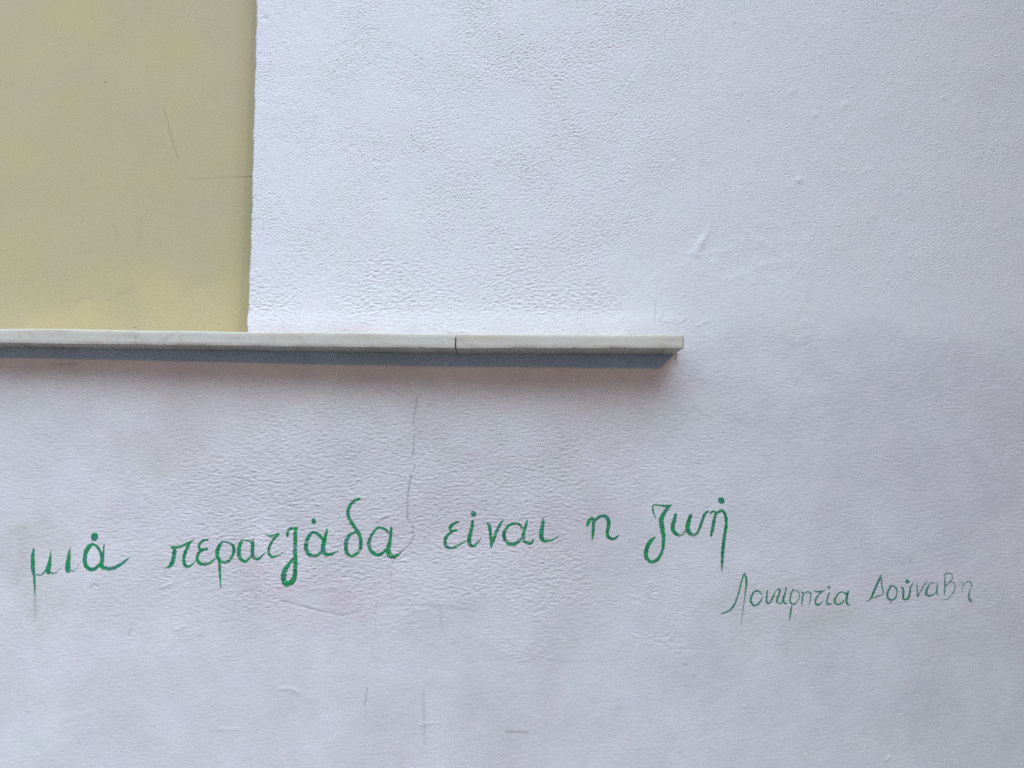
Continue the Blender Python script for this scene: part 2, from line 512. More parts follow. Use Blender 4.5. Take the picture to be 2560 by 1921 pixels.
for x, y, r, h in ((2036, 287, 7, 1.1), (2112, 262, 8, 1.2), (2104, 272, 7, .8), (1981, 228, 8, .9), (1997, 450, 9, 1.2), (1995, 453, 4, .6),
                   (1243, 400, 7, 1.1), (1850, 230, 5, .7), (2358, 245, 5, .8), (2047, 262, 6, .8), (2390, 258, 5, .7), (1682, 392, 6, -.9),
                   (671, 48, 6, -1.0), (880, 370, 5, -1.0), (958, 212, 4, .8), (1185, 168, 4, .8), (935, 405, 5, -.8), (970, 405, 5, -.8),
                   (1180, 80, 5, .6), (1870, 300, 5, .7), (2480, 370, 5, .6), (2230, 30, 5, .7), (2490, 570, 6, .6), (1700, 1615, 4, .7),
                   (1735, 1685, 5, .8), (1862, 1767, 4, .7), (395, 1155, 4, -.9), (365, 1222, 4, -.8), (366, 1252, 5, -.8), (1218, 1573, 3, -.9)):
    nub(x, y, r, h)
for _ in range(110):
    nub(RNG.uniform(1650, 2550), RNG.uniform(10, 760), RNG.uniform(3, 6), RNG.uniform(.2, .6))
for _ in range(200):
    nub(RNG.uniform(650, 1500), RNG.uniform(10, 760), RNG.uniform(2.5, 4.5), RNG.uniform(-.7, .25))
for _ in range(110):
    nub(RNG.uniform(20, 2540), RNG.uniform(1020, 1900), RNG.uniform(2.5, 4.5), RNG.uniform(-.35, .4))
# stains, dirt and painted bits of sill shadow; the lower wall was painted over with a slightly greyer coat
coat = sstep(800, 900, PY + 0.5 * (WY - PY)) * np.clip(0.9 + 0.13 * norm_noise(shp, STEP, 0.3), 0.6, 1.15)
coat_l = coat * (1 - sstep(1440, 1640, WX + .12 * (WY - 1300)))
WASH *= 1 - coat[..., None] * np.array((0.115, 0.125, 0.115))
WASH *= 1 - coat_l[..., None] * np.array((0.025, 0.058, 0.068))
mott = norm_noise(shp, STEP, 0.16, 0.6); mott2 = norm_noise(shp, STEP, 0.11, 0.6)
WASH *= 1 + 0.007 * mott[..., None] * np.array((1, -.5, .8)) + 0.012 * mott2[..., None] * lower[..., None]
for (x, y, rx, ry, k, c) in ((95, 1420, 75, 150, .06, (.85, .9, 1.3)), (560, 1290, 260, 90, .035, (.7, 1, .7)), (800, 1490, 190, 60, .030, (.3, 1.1, .9)),
                             (1060, 1230, 420, 130, .03, (1, 1, .8)), (1180, 1040, 420, 60, -.02, (.2, 1, 1.3)), (1540, 1380, 130, 170, .045, (.9, 1, 1)),
                             (1950, 1540, 260, 60, .055, (.8, .9, 1.2)), (2250, 1250, 260, 160, .02, (1, 1, .6)), (1950, 1720, 380, 120, .02, (1.2, .9, .6)),
                             (2430, 1750, 170, 200, .04, (1.2, .7, 1)), (430, 1120, 160, 70, .025, (.6, .9, 1.4)), (1180, 1550, 300, 60, .03, (1, 1, .9)), (200, 1100, 200, 80, .02, (.9, 1, .8)), (2330, 1150, 330, 330, .02, (.6, 1.2, .3))):
    WASH *= 1 - ell(x, y, rx, ry, 0.35)[..., None] * k * 1.25 * np.array(c)
stain_or_shadow([(55, 1330), (60, 1440), (70, 1520)], 30, .07, (.9, .95, 1.2))
stain_or_shadow([(88, 1500), (90, 1545)], 5, .10)
stain_or_shadow([(1058, 1728), (1060, 1790), (1062, 1860)], 5, .12)
stain_or_shadow([(1040, 1716), (1090, 1712)], 18, .05)
stain_or_shadow([(1100, 1518), (1103, 1560)], 5, .10)
stain_or_shadow([(1266, 1829), (1318, 1831)], 3.2, .30)
stain_or_shadow([(1372, 1652), (1425, 1654)], 4, .10)
stain_or_shadow([(998, 1918), (1008, 1896), (1022, 1886)], 9, .08, (.6, .8, 1.2))
stain_or_shadow([(440, 1588), (500, 1590)], 12, .06)
stain_or_shadow([(130, 912), (190, 911)], 4, .16, (.8, 1, 1))  # this and the next: wiggles of the sill's shadow painted into the colour
stain_or_shadow([(165, 918), (175, 918)], 20, .05, (.8, 1, 1))
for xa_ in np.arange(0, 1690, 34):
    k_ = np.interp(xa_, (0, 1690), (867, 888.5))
    if RNG.random() < .75: stain_or_shadow([(xa_, k_), (xa_ + RNG.uniform(10, 40), k_ + .3)], RNG.uniform(1.5, 3), RNG.uniform(.1, .35), (.8, .95, 1))
stain_or_shadow([(2225, 1505), (2227, 1507)], 2.2, .75, (.8, 1, 1))
stain_or_shadow([(2274, 1403), (2278, 1401)], 1.8, .45)
stain_or_shadow([(1712, 1661), (1716, 1662)], 1.8, .5)
stain_or_shadow([(1691, 886), (1687, 898)], 3.2, .7, (.85, 1, 1.05))
stain_or_shadow([(1690, 900), (1689, 912)], 5, .25, (.5, .9, 1.1))
stain_or_shadow([(620, 1310), (760, 1440)], 120, .035, (.4, 1.0, .7))
stain_or_shadow([(640, 1490), (850, 1530)], 55, .03, (.3, 1.1, .8))
stain_or_shadow([(880, 1280), (1420, 1330)], 170, .03, (.6, 1, .6))
stain_or_shadow([(120, 1330), (420, 1280)], 90, .02, (.7, 1, 1))
stain_or_shadow([(2000, 1560), (2100, 1530)], 25, .06, (.8, .9, 1.2))
stain_or_shadow([(420, 1155), (520, 1190)], 60, .02, (.7, .8, 1.4))
stain_or_shadow([(1860, 832), (2150, 850)], 45, .015, (1.1, .9, .8))

# ------------------------------------------------------------------ opening edge, and the wall mesh
edge_px = np.array([(641, -60), (640, 40), (637, 150), (633, 300), (630, 430), (628, 520), (625, 620), (620, 745), (617, 806), (618, 838)], float)
ex, ez = unproj(edge_px[:, 0], edge_px[:, 1])
o = np.argsort(ez)
def edge_x(z):
    return (np.interp(z, ez[o], ex[o]) + 0.0006 * np.sin(z * 61) + 0.0005 * np.sin(z * 143 + 1) + 0.0003 * np.sin(z * 410))
DEPTH = 0.04                                    # how far the panel is set back
TOP_OPEN = CAM_Z + 1.50
LEFT_OPEN = -1.85
Z_SILL = float(unproj(600, 846)[1])
jz = int(round((Z_SILL - Z0) / STEP))           # row where the opening starts (inside the slab)
ie = int(round((edge_x(Z_SILL + .3) - X0) / STEP))
xs = GX.copy()
shift = edge_x(gz) - gx[ie]
fall = np.clip(1 - np.abs(np.arange(nx) - ie) / 40.0, 0, 1)
xs[jz:] += shift[jz:, None] * fall[None, :]
# rounded plaster arris, height fading to nothing at the border of the detailed area
dist_e = np.clip(gx - gx[ie], 0, None)
arris = np.where(dist_e < 0.005, -(0.005 - np.sqrt(np.clip(0.005 ** 2 - (0.005 - dist_e) ** 2, 0, None))), 0.0)
arris = np.where(np.arange(nx) >= ie, arris, 0)
Hw = H.copy()
bd = np.minimum.reduce([GX - X0, X1 - GX, GZ - Z0, Z1 - GZ])
Hw *= sstep(0.0, 0.03, bd)
Hfield = Hw.copy()
Hw[jz:] += arris[None, :]
verts = np.stack([xs, -Hw, GZ], -1).reshape(-1, 3)
idx = np.arange(nz * nx).reshape(nz, nx)
quads = np.stack([idx[:-1, :-1], idx[:-1, 1:], idx[1:, 1:], idx[1:, :-1]], -1)
keep = np.ones((nz - 1, nx - 1), bool)
keep[jz:, :ie] = False
quads = quads[keep]
wash = WASH.reshape(-1, 3)
extra_v, extra_q = [], []
def add_quad(*pts):
    b = len(verts) + len(extra_v)
    extra_v.extend(pts)
    extra_q.append((b, b + 1, b + 2, b + 3))
def rect(x0, z0, x1, z1):                       # the plain wall beyond the detailed area
    n = max(1, int((x1 - x0) / .25)); k = max(1, int((z1 - z0) / .25))
    for a in range(n):
        for c in range(k):
            u0, u1 = x0 + (x1 - x0) * a / n, x0 + (x1 - x0) * (a + 1) / n
            w0, w1 = z0 + (z1 - z0) * c / k, z0 + (z1 - z0) * (c + 1) / k
            add_quad((u0, 0, w0), (u1, 0, w0), (u1, 0, w1), (u0, 0, w1))
XE1, ZE1 = X0 + (nx - 1) * STEP, Z0 + (nz - 1) * STEP
XO = float(edge_x(ZE1))
rect(-4, 0, 4, Z0)
rect(-4, Z0, X0, float(gz[jz])); rect(XE1, Z0, 4, ZE1)
rect(-4, float(gz[jz]), LEFT_OPEN, 3.6)
rect(LEFT_OPEN, TOP_OPEN, XO, 3.6); rect(XO, ZE1, 4, 3.6)
# reveals: right (following the wavy edge), left, top
col = idx[jz:, ie]
rev_b = len(verts) + len(extra_v)
zz = gz[jz:]
steps = np.linspace(0, 1, 8)[1:]
rv = []
for s in steps:
    rv.append(np.stack([edge_x(zz) + 0.0015 * s * np.sin(zz * 25 + s * 3), 0.005 + (DEPTH - 0.005) * s, zz], -1)
              if False else np.stack([edge_x(zz) + 0.0015 * s * np.sin(zz * 25 + s * 3), np.full_like(zz, 0.005 + (DEPTH - 0.005) * s), zz], -1))
add_quad((XO, 0, ZE1), (XO, DEPTH, ZE1), (XO, DEPTH, TOP_OPEN), (XO, 0, TOP_OPEN))
add_quad((LEFT_OPEN, 0, Z_SILL), (LEFT_OPEN, DEPTH, Z_SILL), (LEFT_OPEN, DEPTH, TOP_OPEN), (LEFT_OPEN, 0, TOP_OPEN))
add_quad((LEFT_OPEN, 0, TOP_OPEN), (LEFT_OPEN, DEPTH, TOP_OPEN), (XO, DEPTH, TOP_OPEN), (XO, 0, TOP_OPEN))
rev_b = len(verts) + len(extra_v)
rv = np.stack(rv)                               # (7, n, 3)
n_r = rv.shape[1]
ridx = rev_b + np.arange(rv.shape[0] * n_r).reshape(rv.shape[0], n_r)
ridx = np.vstack([col[None, :], ridx])
rq = np.stack([ridx[:-1, :-1], ridx[1:, :-1], ridx[1:, 1:], ridx[:-1, 1:]], -1).reshape(-1, 4)
allv = np.vstack([verts, np.array(extra_v).reshape(-1, 3), rv.reshape(-1, 3)])
allq = np.vstack([quads, np.array(extra_q), rq])
used = np.zeros(len(allv), bool); used[allq.ravel()] = True
remap = np.cumsum(used) - 1
w4 = np.ones((len(allv), 4), np.float32)
w4[:len(wash), :3] = wash
wall = link_mesh('plastered_wall', allv[used], remap[allq], M_WALL)
set_attr(wall, 'wash', 'FLOAT_COLOR', w4[used])
tag(wall, 'rough white plastered wall with green handwriting and fine cracks below the marble sill', 'wall', kind='thing')

# ------------------------------------------------------------------ panel set back in the opening
def px_on_panel(pts): return [tuple(float(v) for v in unproj(x, y, DEPTH)) for x, y in pts]
PS = 0.003
px0, px1 = LEFT_OPEN - .03, float(edge_x(Z_SILL)) + .03
pz0, pz1 = Z_SILL - .05, TOP_OPEN + .03
pnx, pnz = int((px1 - px0) / PS), int((pz1 - pz0) / PS)
qx, qz = np.meshgrid(px0 + np.arange(pnx) * PS, pz0 + np.arange(pnz) * PS)
hp = band_noise(qx.shape, PS, 0.25, 0.4) * 0.004 + band_noise(qx.shape, PS, 0.05, 0.4) * 0.004
pw = np.ones(qx.shape + (4,))
def pmark(pts, w, dark, depth=0.0):
    p = np.array(px_on_panel(pts)); w = w * PXM
    best = np.full(qx.shape, 1e9)
    for (ax, ay), (bx, by) in zip(p[:-1], p[1:]):
        t = np.clip(((qx - ax) * (bx - ax) + (qz - ay) * (by - ay)) / ((bx - ax) ** 2 + (by - ay) ** 2), 0, 1)
        best = np.minimum(best, np.hypot(qx - ax - t * (bx - ax), qz - ay - t * (by - ay)))
    k = np.exp(-(best / w) ** 2)
    pw[..., :3] *= 1 - dark * k[..., None]
    return k
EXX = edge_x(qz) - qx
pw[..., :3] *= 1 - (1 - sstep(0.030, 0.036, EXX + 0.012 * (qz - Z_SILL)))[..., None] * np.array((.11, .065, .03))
tw = norm_noise(qx.shape, PS, 0.12) * .5 + norm_noise(qx.shape, PS, 0.3)
pw[..., :3] *= 1 + tw[..., None] * np.array((.008, .007, -.010))
bounce_wedge = sstep(-.02, .03, 0.025 + 0.10 * np.clip((qx + 1.05) / .5, 0, 1) ** 1.5 + .012 * tw - (qz - Z_SILL - .02))
pw[..., :3] *= 1 + bounce_wedge[..., None] * np.array((.065, .05, .02))  # warm bounce off the sill, painted into the panel's lower colour
pmark([(345, 540), (350, 600)], 7, .03)
pmark([(283, 560), (292, 582), (294, 602)], 5, .07)
pmark([(190, 755), (205, 745), (222, 742), (236, 754)], 5, .08)
pmark([(290, 738), (310, 730), (333, 720)], 6, .07)
pmark([(326, 690), (333, 722)], 4, .05)
pmark([(300, 806), (312, 807)], 30, .02)
vp = np.stack([qx, np.full_like(qx, DEPTH) + hp, qz], -1).reshape(-1, 3)
ip = np.arange(pnx * pnz).reshape(pnz, pnx)
fq = np.stack([ip[:-1, :-1], ip[:-1, 1:], ip[1:, 1:], ip[1:, :-1]], -1).reshape(-1, 4)
bx = [(px0, DEPTH + .03, pz0), (px1, DEPTH + .03, pz0), (px1, DEPTH + .03, pz1), (px0, DEPTH + .03, pz1)]
nb = len(vp)
bq = np.array([(nb + 1, nb, nb + 3, nb + 2), (ip[0, 0], nb, nb + 1, ip[0, -1]), (ip[0, -1], nb + 1, nb + 2, ip[-1, -1]),
               (ip[-1, -1], nb + 2, nb + 3, ip[-1, 0]), (ip[-1, 0], nb + 3, nb, ip[0, 0])])
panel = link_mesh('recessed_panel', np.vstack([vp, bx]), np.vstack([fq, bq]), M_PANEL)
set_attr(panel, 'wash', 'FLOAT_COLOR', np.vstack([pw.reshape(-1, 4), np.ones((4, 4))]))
tag(panel, 'smooth beige panel set back behind the white wall edge, above the left marble slab', 'panel', kind='thing')

# thin scratches on the panel: narrow strips a hair in front of it
def strip_on_panel(pts, widths):
    p = np.array(px_on_panel(pts)); v, f = [], []
    for i, (x, z) in enumerate(p):
        d = p[min(i + 1, len(p) - 1)] - p[max(i - 1, 0)]
        nrm = np.array((-d[1], d[0])) / np.hypot(*d) * widths[i] * PXM / 2
        j, k = min(int((x - px0) / PS), pnx - 1), min(int((z - pz0) / PS), pnz - 1)
        y = DEPTH + hp[k, j] - 0.0007
        v += [(x - nrm[0], y, z - nrm[1]), (x + nrm[0], y, z + nrm[1])]
        if i: f.append((2 * i - 2, 2 * i, 2 * i + 1, 2 * i - 1))
    return v, f
m_scr, nt_, p_ = new_mat('dark_scratch')
co_ = coords(nt_)
nt_.links.new(ramp(nt_, noise(nt_, co_, 200, 2), [(0.3, (0.34, 0.29, 0.18)), (0.7, (0.48, 0.40, 0.24))]), p_.inputs['Base Color'])
p_.inputs['Roughness'].default_value = 0.9
def scratch(name, pts, widths):
    v, f = strip_on_panel(pts, widths)
    return link_mesh(name, v, f, m_scr, panel, smooth=False)
scratch('scratch', [(407, 258), (414, 285), (421, 311), (429, 345), (438, 374), (446, 394)], [.4, .9, 1.2, 1.5, 1.9, 1.5])
scratch('hairline_crack', [(470, 446), (500, 445.5), (535, 444), (570, 443), (600, 442), (632, 440.5)], [.2, .4, .4, .4, .8, 1.3])
scratch('dirt_speck', [(261, 206), (264, 204), (267, 206)], [1.5, 3, 1.5])
scratch('dirt_speck', [(334, 818), (338, 817.5), (342, 818.5)], [1.5, 4, 1.5])

# ------------------------------------------------------------------ marble sill, two slabs
D_PX = np.array([0, 320, 640, 1140, 1360, 1711, 1800]); D_V = np.array([.064, .067, .073, .080, .083, .089, .090])
TOP_PX = np.array([0, 150, 320, 620, 1140, 1340, 1711]); TOP_PY = np.array([821.5, 823.5, 826, 829.5, 835, 836, 836])
BOT_PX = np.array([0, 150, 320, 640, 1000, 1140, 1340, 1711]); BOT_PY = np.array([858.5, 860, 862.5, 866, 870, 871.5, 871, 871.5])
def sill_at(pxx):
    d = np.interp(pxx, D_PX, D_V)
    x, zt = unproj(pxx, np.interp(pxx, TOP_PX, TOP_PY), -d)
    _, zb = unproj(pxx, np.interp(pxx, BOT_PX, BOT_PY), -d)
    return x, zt, zb, d
spx = np.linspace(0, 1712, 200)
SX, SZT, SZB, SD = sill_at(spx)
def slab(xa, xb, back, round_end=False, seed=0):
    n = int((xb - xa) / 0.0025)
    x = np.linspace(xa, xb, n)
    zt, zb, d = np.interp(x, SX, SZT), np.interp(x, SX, SZB), np.interp(x, SX, SD)
    k = x < SX[0]
    zt[k] += (SX[0] - x[k]) * 0.004; zb[k] += (SX[0] - x[k]) * 0.004; d[k] -= (SX[0] - x[k]) * 0.008
    rng = np.random.default_rng(seed)
    def rnd(sig, amp):
        w = rng.standard_normal(n + 200)
        kk = np.exp(-(np.arange(-60, 61) / sig) ** 2 / 2)
        v = np.convolve(w, kk / np.sqrt((kk ** 2).sum()), 'same')[100:100 + n]
        return v * amp
    chips = np.clip(np.abs(rnd(1.6, 1)) - 1.5, 0, 1.3) * 0.0012
    chips_t = np.clip(np.abs(rnd(1.8, 1)) - 1.7, 0, 1.3) * 0.0008
    zt = zt + rnd(12, .00025); zb = zb + rnd(9, .00018); d = d + rnd(25, .0003)
    if round_end:
        t = np.clip(xb - x, 0, None); r = 0.006
        cut = np.where(t < r, r - np.sqrt(np.clip(r * r - (r - t) ** 2, 0, None)), 0)
        r2 = 0.0045
        cut2 = np.where(t < r2, r2 - np.sqrt(np.clip(r2 * r2 - (r2 - t) ** 2, 0, None)), 0)
        d = d - cut; zt = zt - cut2 * .9; zb = zb + cut2 * .9
    b, c = 0.0022, 0.0009 + chips
    ct = 0.0004 + chips_t
    sec = [(np.full(n, back), zt), (-(d * 0.35), zt + rnd(20, .0002)), (-(d - b - ct), zt), (-(d - (b + ct) * .3), zt - (b + ct) * .3),
           (-d, zt - (b + ct)), (-d + rnd(9, .00015), zt * .7 + zb * .3), (-d + rnd(9, .00015), zt * .3 + zb * .7), (-d, zb + c),
           (-(d - c * .3), zb + c * .3), (-(d - c), zb), (-(d * .5), zb + rnd(8, .0004)), (np.full(n, back), zb)]
    v = np.stack([np.stack([x, y, z], -1) for y, z in sec])
    m = len(sec)
    ii = np.arange(m * n).reshape(m, n)
    jj = np.vstack([ii, ii[:1]])
    q = np.stack([jj[:-1, :-1], jj[1:, :-1], jj[1:, 1:], jj[:-1, 1:]], -1).reshape(-1, 4)
    loops = np.concatenate([q.ravel(), ii[:, 0][::-1], ii[:, -1]])
    sizes = np.concatenate([np.full(len(q), 4), [m, m]])
    dirt = np.ones((m, n, 4))
    low = np.clip(rnd(6, .12) + .10, 0, .5)
    blot = np.clip(rnd(14, .10) + .04, 0, .35); und = np.clip(rnd(5, .10) + rnd(30, .10) + .08, 0, .4)
    for row in (4, 5, 6): dirt[row, :, :3] *= (1 - (blot * (1.0, .5, .2)[row - 4])[:, None] * np.array((.5, .8, 1.2)))
    for row in (9, 10, 11): dirt[row, :, :3] *= (1 - und[:, None] * np.array((.8, .9, 1.0)))
    for row in (7, 8): dirt[row, :, :3] *= (1 - low[:, None] * np.array((.8, .95, 1.1)))
    return v.reshape(-1, 3), loops, sizes, dirt.reshape(-1, 4)
XJ = float(np.interp(1139, spx, SX)); XR = float(SX[-1]); XL = LEFT_OPEN - .12
for a, b_, back, rnd_, seed, lab in (
        (XL, XJ - .0012, DEPTH - .001, False, 5, 'long left marble sill slab running under the beige panel as far as the dark joint'),
        (XJ + .0014, XR, .06, True, 8, 'short right marble sill slab with a rounded free end, from the dark joint rightwards')):
    v, lo, si, dirt = slab(a, b_, back, rnd_, seed)
    s = link_mesh('marble_slab', v, lo, M_MARBLE, loop_sizes=si)
    ang = s.data
    set_attr(s, 'wash', 'FLOAT_COLOR', dirt)
    tag(s, lab, 'window sill', 'marble slabs of the sill', kind='thing')

m_mor, nt_, p_ = new_mat('dirty_mortar')
p_.inputs['Base Color'].default_value = (0.10, 0.085, 0.065, 1)
p_.inputs['Roughness'].default_value = 0.95
zj0, zj1, dj = (float(np.interp(XJ, SX, q)) for q in (SZB, SZT, SD))
mv = [(x, y, z) for z in (zj0 + .0015, zj1 - .003) for y in (-dj + .014, .035) for x in (XJ - .0022, XJ + .0024)]
link_mesh('mortar_joint', mv, [(0, 2, 3, 1), (4, 5, 7, 6), (0, 1, 5, 4), (2, 6, 7, 3), (0, 4, 6, 2), (1, 3, 7, 5)], m_mor, s, smooth=False)

